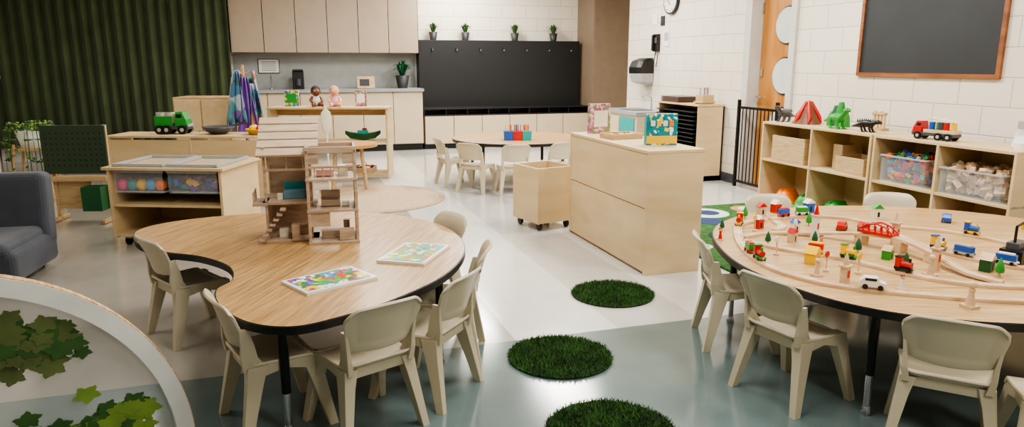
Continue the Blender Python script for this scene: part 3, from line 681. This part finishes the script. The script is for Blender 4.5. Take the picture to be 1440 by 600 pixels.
# ---------------------------------------------------------------- grass mats
def grassmesh(r,n):
    b=B(); b.cyl((0,0,.004),r*.97,.008,grassB,n=48)
    vs=[];fs=[]
    for i in range(n):
        a=random.random()*2*pi; q=r*math.sqrt(random.random())*.985; x,y=q*cos(a),q*sin(a); h=random.uniform(.014,.028); th=random.random()*2*pi; w=.0018
        lx,ly=random.uniform(-.014,.014),random.uniform(-.014,.014); k=len(vs)
        vs+=[(x-w*cos(th),y-w*sin(th),.006),(x+w*cos(th),y+w*sin(th),.006),(x+lx*.5+w*.8*cos(th),y+ly*.5+w*.8*sin(th),h*.6),(x+lx*.5-w*.8*cos(th),y+ly*.5-w*.8*sin(th),h*.6),(x+lx,y+ly,h)]
        fs+=[(k,k+1,k+2,k+3),(k+3,k+2,k+4)]
    b.add(vs,fs,grassM); return b
g=grassmesh(.24,9000).fin('round_grass_mat',(1.72,3.54,0),norm=False)
copy(g,(1.11,2.8,0),1); copy(g,(1.04,2.12,0),2)
b=B(); 
for i,(r,m) in enumerate(((.74,rugM2),(.68,rugM))): b.cyl((0,0,.004+.0005*i),r,.008+.001*i,m,n=64)
b.fin('round_woven_rug',(.72,6.93,0))
b=B(); b.bb(2.62,4.05,3.6,5.6,0,.012,rugG)
wh=mat('rug_white',(205,208,210),.95); rb=mat('rug_blue',(40,60,96),.95); rr=mat('rug_terracotta',(196,130,96),.95)
for x,y,r,m in ((3.45,5.3,.2,wh),(3.3,5.0,.12,rb),(3.9,5.35,.18,rr),(3.75,5.0,.13,wh),(2.95,3.95,.16,rb),(3.15,4.5,.16,grassB),(3.6,4.5,.2,wh),(3.3,3.9,.14,rr),(2.78,4.3,.08,wh)):
    b.cyl((x,y,.0125),min(r,4.04-x),.003,m,n=32); b.cyl((x+.02,y,.0135),r*.5,.003,random.choice([wh,rb,rr]),n=24)
b.fin('pond_play_rug')

# ---------------------------------------------------------------- left side furniture
b=B(); W,D,H=.84,.6,.56
for dx in (-1,1): b.box((dx*(W/2-.01),0,.06+(H-.06)/2),(.02,D,H-.06),maple)
b.box((0,D/2-.01,.06+.25),(W-.04,.012,.48),maple)
for z in (.08,.3): b.box((0,0,z),(W-.04,D-.02,.018),mapleH)
b.box((0,0,H+.008),(W+.05,D+.04,.02),mapleH)
for dx in (-1,1):
    x=dx*.2
    b.box((x,-.03,H+.026),(.36,.5,.012),clearM); 
    for e in (-1,1): b.box((x+e*.18,-.03,H+.03),(.016,.5,.02),lgray); b.box((x,-.03+e*.24,H+.03),(.36,.016,.02),lgray)
    b.box((x,-D/2+.02,H-.09),(.36,.006,.16),clearM); b.box((x,-D/2+.02,H-.015),(.37,.02,.014),lgray)
    b.box((x,-.05,H-.165),(.36,.4,.008),lgray)
bp,bb_=mat('ball_pink',(236,70,130),.4),mat('ball_blue',(70,160,220),.4)
for i in range(10): b.sph((-.35+.07*(i%5),-.22+.08*(i//5),H-.118),.042,[bp,teal,yellow,bb_,orange,bp][i%6],n=18)
for i in range(40): b.box((.05+.3*random.random(),-.25+.2*random.random(),H-.14+.05*random.random()),(.05,.04,.03),random.choice([purple,teal,blue,yellow,red]),r=(random.random()*3,random.random()*3,0))
for dx in (-1,1):
    for dy in (-1,1): b.cyl((dx*(W/2-.07),dy*(D/2-.07),.03),.03,.025,blackE,rot=(0,pi/2,0)); b.box((dx*(W/2-.07),dy*(D/2-.07),.055),(.04,.04,.02),chrome)
b.fin('sensory_storage_cart',(-.74,5.74,0),rad(-22),bevel=.002)
b=B(); W,D,H=1.55,.38,.62
for dx in (-1,0,1): b.box((dx*(W/2-.01),0,H/2),(.02,D,H),maple)
b.box((0,-D/2+.01,H/2),(W-.04,.012,H-.04),maple)
for z in (.04,.32): b.box((0,.01,z),(W-.04,D-.03,.018),mapleH)
b.box((0,0,H+.01),(W+.02,D+.02,.02),mapleH)
b.fin('low_wooden_shelf',(-.8,7.33,0),rad(-20),bevel=.003)
truck('toy_garbage_truck',(-1.02,7.42,.64),rad(-15),green,green,.3,1.25,[lgray,cream])
b=B(); b.lathe([(.001,.004),(.06,.004),(.11,.03),(.145,.07),(.15,.07),(.115,.026),(.06,0),(.001,0)][::-1],(0,0,0),dgray,32); b.tube([(.14,0,.065),(.2,0,.085),(.26,0,.1)],.011,blackE); b.fin('toy_wok',(-.62,7.28,.64),rad(20))
b=B(); b.lathe([(.001,0),(.1,0),(.14,.05),(.15,.05)],(0,0,0),yellow,24)
for i in range(10): b.sph((random.uniform(-.09,.09),random.uniform(-.09,.09),.06),.03,random.choice([yellow,orange,red,green]),n=10)
b.fin('toy_food_bowl',(-.24,7.14,.64))
b=B(); b.box((0,0,.46),(.62,.42,.92),mapleE)
for dx in (-1,1): b.box((dx*.15,-.215,.47),(.285,.012,.84),mapleH); b.sph((dx*.04,-.228,.55),.012,lgray,n=10)
b.fin('wooden_play_cupboard',(-.85,8.95,0),rad(-15),bevel=.003)
b=B(); b.cyl((0,0,.015),.18,.03,mapleE); b.cyl((0,0,.65),.018,1.25,mapleE)
for k in range(9):
    a=k*2*pi/9; cx,cy=.1*cos(a),.1*sin(a)
    top=1.22-.07*(k%3); m=[scarfM,teal,purple,scarfM,lgray,mat('scarf_blue%d'%k,(90,120,150),.8),scarfM,purple,scarfM][k]
    b.tube([(0,0,top-.05),(cx,cy,top)],.006,mapleE)
    def f(u,v,cx=cx,cy=cy,a=a,top=top):
        w=.03+.09*v; return (cx*(1+v*.6)+u*w*-sin(a)+.02*cos(a)*sin(u*7+v*3),cy*(1+v*.6)+u*w*cos(a)+.02*sin(a)*sin(u*7),top-v*(.55+.1*sin(a*3)))
    b.sheet(f,12,10,.004,m)
b.fin('dress_up_clothes_rack',(-.42,8.3,0))
b=B(); W,D,H=1.34,.34,.79
for dx in (-1,1): b.box((dx*(W/2-.01),0,H/2),(.022,D,H),mapleH)
b.box((0,0,H+.008),(W+.02,D+.02,.022),mapleH); b.box((0,0,.42),(W-.04,D-.02,.02),mapleH); b.box((0,0,.05),(W-.04,D-.02,.02),mapleH); b.box((0,D/2-.02,.74),(W-.04,.02,.08),mapleE)
b.fin('open_wooden_shelf',(.49,8.45,0),rad(-17),bevel=.003)
def on_shelf(u,v=0): a=rad(-17); return (.49+u*cos(a)-v*sin(a),8.45+u*sin(a)+v*cos(a))
def doll(name,loc,rz,sk,cl,hair):
    mb=B()
    mb.sph((0,0,.05),.042,cl,(1,.8,1.2),n=18); mb.sph((0,0,.135),.042,sk,(.95,.95,1.05),n=20); mb.cyl((0,0,.1),.016,.03,sk,n=12)
    for s in (-1,1):
        mb.tube(spline([(s*.03,0,.085),(s*.052,-.015,.06),(s*.045,-.045,.045)],False,4),[.014,.014,.013,.013,.012,.012,.011,.011,.010],sk,10)
        mb.sph((s*.044,-.05,.044),.012,sk,n=10)
        mb.tube(spline([(s*.02,-.01,.02),(s*.035,-.05,.022),(s*.04,-.09,.014)],False,4),[.02,.02,.019,.018,.017,.016,.015,.014,.013],sk,10)
        mb.sph((s*.041,-.1,.018),.015,sk,(.8,1,1.3),n=10)
        mb.sph((s*.041,0,.133),.009,sk,(.5,1,1.2),n=10)
        mb.sph((s*.015,-.0375,.142),.0065,white,(1,.5,1),n=10); mb.sph((s*.015,-.0405,.142),.0038,blackE,(1,.5,1),n=8)
    mb.sph((0,-.042,.13),.006,sk,n=8); mb.sph((0,-.037,.116),.008,red,(1.3,.4,.45),n=8)
    mb.sph((0,.008,.148),.0425,hair,(1,1,.95),n=18)
    o=mb.fin(name,loc,rz); o.scale=(1.25,1.25,1.25)
x,y=on_shelf(-.16); doll('baby_doll',(x,y,.81),rad(5),skinD,white,mat('doll_hair_dark',(50,30,20),.8))
x,y=on_shelf(.05); doll('baby_doll',(x,y,.81),rad(0),skinL,mat('doll_dress',(230,180,190),.7),mat('doll_hair',(200,148,110),.8))
for u,m,w_ in ((-.45,bk1M,.16),(.34,printP,.13)):
    x,y=on_shelf(u,.05); b=B(); b.box((0,0,.09),(w_,.03,.18),m); b.box((0,-.017,.09),(w_*.7,.002,.1),green if u<0 else paper); b.fin('picture_book',(x,y,.81),rad(-15),bevel=.002)
x,y=on_shelf(.36,-.02); b=B()
R=[]
for t_,w_,h0,h1 in ((-.2,.005,.07,.11),(-.14,.05,.02,.09),(0,.07,0,.07),(.14,.05,.02,.09),(.2,.005,.07,.11)): R.append([(t_,-w_,h1),(t_,-w_*.6,h0),(t_,w_*.6,h0),(t_,w_,h1)])
b.rings(R,dgreen); b.box((0,0,.09),(.12,.06,.04),teal); b.box((.02,0,.12),(.05,.05,.03),brown); b.fin('toy_boat',(x,y,.43),rad(-10),bevel=.003)
x,y=on_shelf(.3,-.02); b=B(); b.box((0,0,.01),(.36,.26,.02),brown)
for e in (-1,1): b.box((e*.175,0,.03),(.012,.26,.06),mapleE); b.box((0,e*.125,.03),(.35,.012,.06),mapleE)
for i in range(16): b.sph((random.uniform(-.14,.14),random.uniform(-.09,.09),.05),.03,random.choice([brown,orange,brown,red,cream]),(1.2,1,.8),n=10)
b.fin('toy_food_tray',(x,y,.06),rad(-17))
x,y=on_shelf(-.4); b=B(); b.lathe([(.001,0),(.08,0),(.11,.1),(.115,.1),(.1,.02)],(0,0,0),mapleE,24)
for i in range(10): b.sph((random.uniform(-.06,.06),random.uniform(-.06,.06),.09),.028,random.choice([orange,yellow,red]),n=10)
b.fin('toy_food_basket',(x,y,.43))
b=B(); b.cyl((0,0,.46),.3,.03,mat('play_table_wood',(190,140,88),.4),n=40)
for a in range(4): b.tube([(.18*cos(a*pi/2+.7),.18*sin(a*pi/2+.7),.45),(.24*cos(a*pi/2+.7),.24*sin(a*pi/2+.7),.009)],.02,mapleE)
b.fin('round_play_table',(.6,7.6,0))
b=B(); b.cyl((0,0,.01),.09,.02,mapleE); b.cyl((0,0,.35),.009,.7,cream,n=10); b.lathe([(.001,0),(.035,.02),(.05,.1),(.045,.2),(.001,.25)],(0,0,.62),cream,20,sc=(1,.3)); b.fin('large_wooden_spoon',(.36,7.05,.012))
b=B(); b.box((0,0,.6),(.52,.02,.4),pegG)
for i in range(11):
    for j in range(7): b.cyl((-.22+.044*i,-.0105,.47+.044*j),.007,.002,blackE,rot=(pi/2,0,0),n=8)
for dx in (-.2,.24): b.box((dx,.03,.4),(.03,.03,.8),mapleE); b.box((dx,0,.02),(.03,.3,.03),mapleE)
b.box((0,.0,.36),(.5,.08,.04),mapleE); b.box((-.06,.03,.22),(.3,.015,.24),mapleE)
b.box((.14,-.03,.2),(.16,.14,.2),dgreen)
b.fin('pegboard_easel',(-1.68,6.65,0),rad(-15),bevel=.003)
b=B()
for dx in (-1,1):
    for dy in (-1,1): b.tube([(dx*.12,dy*.12,.55),(dx*.17,dy*.17,0)],.014,mapleE)
b.cyl((0,0,.5),.17,.02,mapleE); b.cyl((0,0,.2),.17,.015,mapleE); b.lathe([(.09,0),(.13,.16),(.12,.16)],(0,0,.51),white,24)
for i in range(46):
    a=random.random()*2*pi; L=random.uniform(.15,.55); q=spline([(.08*cos(a),.08*sin(a),.66),(.17*cos(a),.17*sin(a),.74),(.22*cos(a),.22*sin(a),.6),(.23*cos(a),.23*sin(a),.74-L)],False,4)
    b.tube(q,.0025,leafM,5)
    for p_ in q[::2]:
        c=random.random()*6; b.sph((p_[0]+.015*cos(c),p_[1]+.015*sin(c),p_[2]),.018,random.choice([leafM,leafL,leafM]),(1,.8,.35),n=6,rot=(c,c,0))
b.fin('trailing_plant_stand',(-2.33,7.85,0))
b=B(); b.box((-.55,.3,.14),(1.1,.62,.2),sofaM); b.box((-.55,.25,.245),(1.04,.56,.09),sofaM); b.box((-.55,.56,.38),(1.1,.16,.48),sofaM,r=(-.08,0,0)); 
for x in (-1.0,-.1): 
    for y in (.05,.55): b.cyl((x,y,.02),.02,.05,blackE)
b.fin('child_sofa',(-1.54,4.62,0),rad(-6),bevel=.05,seg=4)
# semicircular clear panel in foreground
b=B(); R0,R1,dz=.71,.655,.05
rings=[];rr2=[]
for i in range(65):
    a=pi*i/64; c,s_=cos(a),sin(a)
    rings.append([(R1*c,-dz/2,R1*s_+.01),(R0*c,-dz/2,R0*s_+.01),(R0*c,dz/2,R0*s_+.01),(R1*c,dz/2,R1*s_+.01)])
    rr2.append([((R0-.001)*c,-.02,(R0-.001)*s_+.01),((R0+.003)*c,-.02,(R0+.003)*s_+.01),((R0+.003)*c,.02,(R0+.003)*s_+.01),((R0-.001)*c,.02,(R0-.001)*s_+.01)])
b.rings(rings,mat('gloss_white_laminate',(235,234,230),.15,coat=.5)); b.rings(rr2,ply)
o=[(R1*cos(pi*i/64),R1*sin(pi*i/64)+.01) for i in range(65)]
b.add([(x,0,z) for x,z in o],[tuple(range(65))],acr)
b.box((0,0,.02),(1.3,dz,.03),white)
def leafcluster(cx,cz,n,sx,sz,m,y,s0=.03,s1=.055):
    for i in range(n):
        x=cx+random.gauss(0,sx); z=cz+random.gauss(0,sz)
        s_=random.uniform(s0,s1)
        if x*x+z*z>(R1-s_)**2 or z<s_+.03: continue
        a=random.random()*6.28; pts=[]; yy=y+random.uniform(-.004,.004); m_=m[i%len(m)]
        for k in range(25):
            t_=2*pi*k/25; r_=s_*(.78+.16*cos(5*t_)+.08*cos(10*t_+1)); pts.append((x+r_*cos(t_+a),yy,z+r_*sin(t_+a)*.75))
        b.add(pts,[tuple(range(25))],m_)
leafcluster(.22,.46,110,.11,.04,[leafO,leafM,leafO],-.008); leafcluster(.46,.12,70,.09,.045,[leafL,leafM,leafL],-.012); leafcluster(.25,.1,70,.13,.05,[leafL,leafM],-.012)
b.fin('semicircle_leaf_window_panel',(-1.05,2.3,0),rad(20),norm=False)

# ---------------------------------------------------------------- supplies on the back table
b=B(); 
for dx,m in ((-.1,blue),(0,red),(.1,teal)):
    b.box((dx,0,.05),(.095,.14,.1),m,tp=(1.05,1.05))
    for i in range(10): b.cyl((dx+random.uniform(-.035,.035),random.uniform(-.05,.05),.12),.005,.09,random.choice([red,yellow,green,blue,purple,orange]),n=6)
b.fin('crayon_caddy',(2.38,7.35,.48),rad(-15),bevel=.004)

# ---------------------------------------------------------------- lights
def area(x,y,z,sx,sy,e,c=(1,.96,.90),rot=(0,0,0)):
    l=bpy.data.lights.new('ceiling_light','AREA'); l.shape='RECTANGLE'; l.size=sx; l.size_y=sy; l.energy=e; l.color=c
    o=bpy.data.objects.new('ceiling_light',l); COL.objects.link(o); o.location=(x,y,z); o.rotation_euler=rot
LP=[(3.2,2.2,74),(3.2,5.0,98),(3.2,8.0,110),(.9,2.2,50),(.9,5.0,58),(.9,8.4,76),(2.6,10.3,100),(-1.6,3.6,20),(-1.8,7.6,34),(1.5,-.6,54)]
for x,y,e in LP:
    area(x,y,2.76,.55,1.15,e)
    b=B(); b.bb(x-.31,x+.31,y-.61,y-.58,2.76,2.8,offw); b.bb(x-.31,x+.31,y+.58,y+.61,2.76,2.8,offw); b.bb(x-.31,x-.28,y-.58,y+.58,2.76,2.8,offw); b.bb(x+.28,x+.31,y-.58,y+.58,2.76,2.8,offw); b.fin('ceiling_light_frame')
w=bpy.data.worlds.new('w'); SC.world=w; w.use_nodes=True; w.node_tree.nodes['Background'].inputs[0].default_value=(1,.95,.88,1); w.node_tree.nodes['Background'].inputs[1].default_value=.3
try: SC.view_settings.look='AgX - Medium High Contrast'
except Exception: pass
# camera
cd=bpy.data.cameras.new('camera'); cd.sensor_width=36; cd.lens=25; cd.clip_start=.05
co=bpy.data.objects.new('camera',cd); COL.objects.link(co); co.location=(0,0,1.3); co.rotation_euler=(rad(90-11.97),0,rad(-17.5)); SC.camera=co
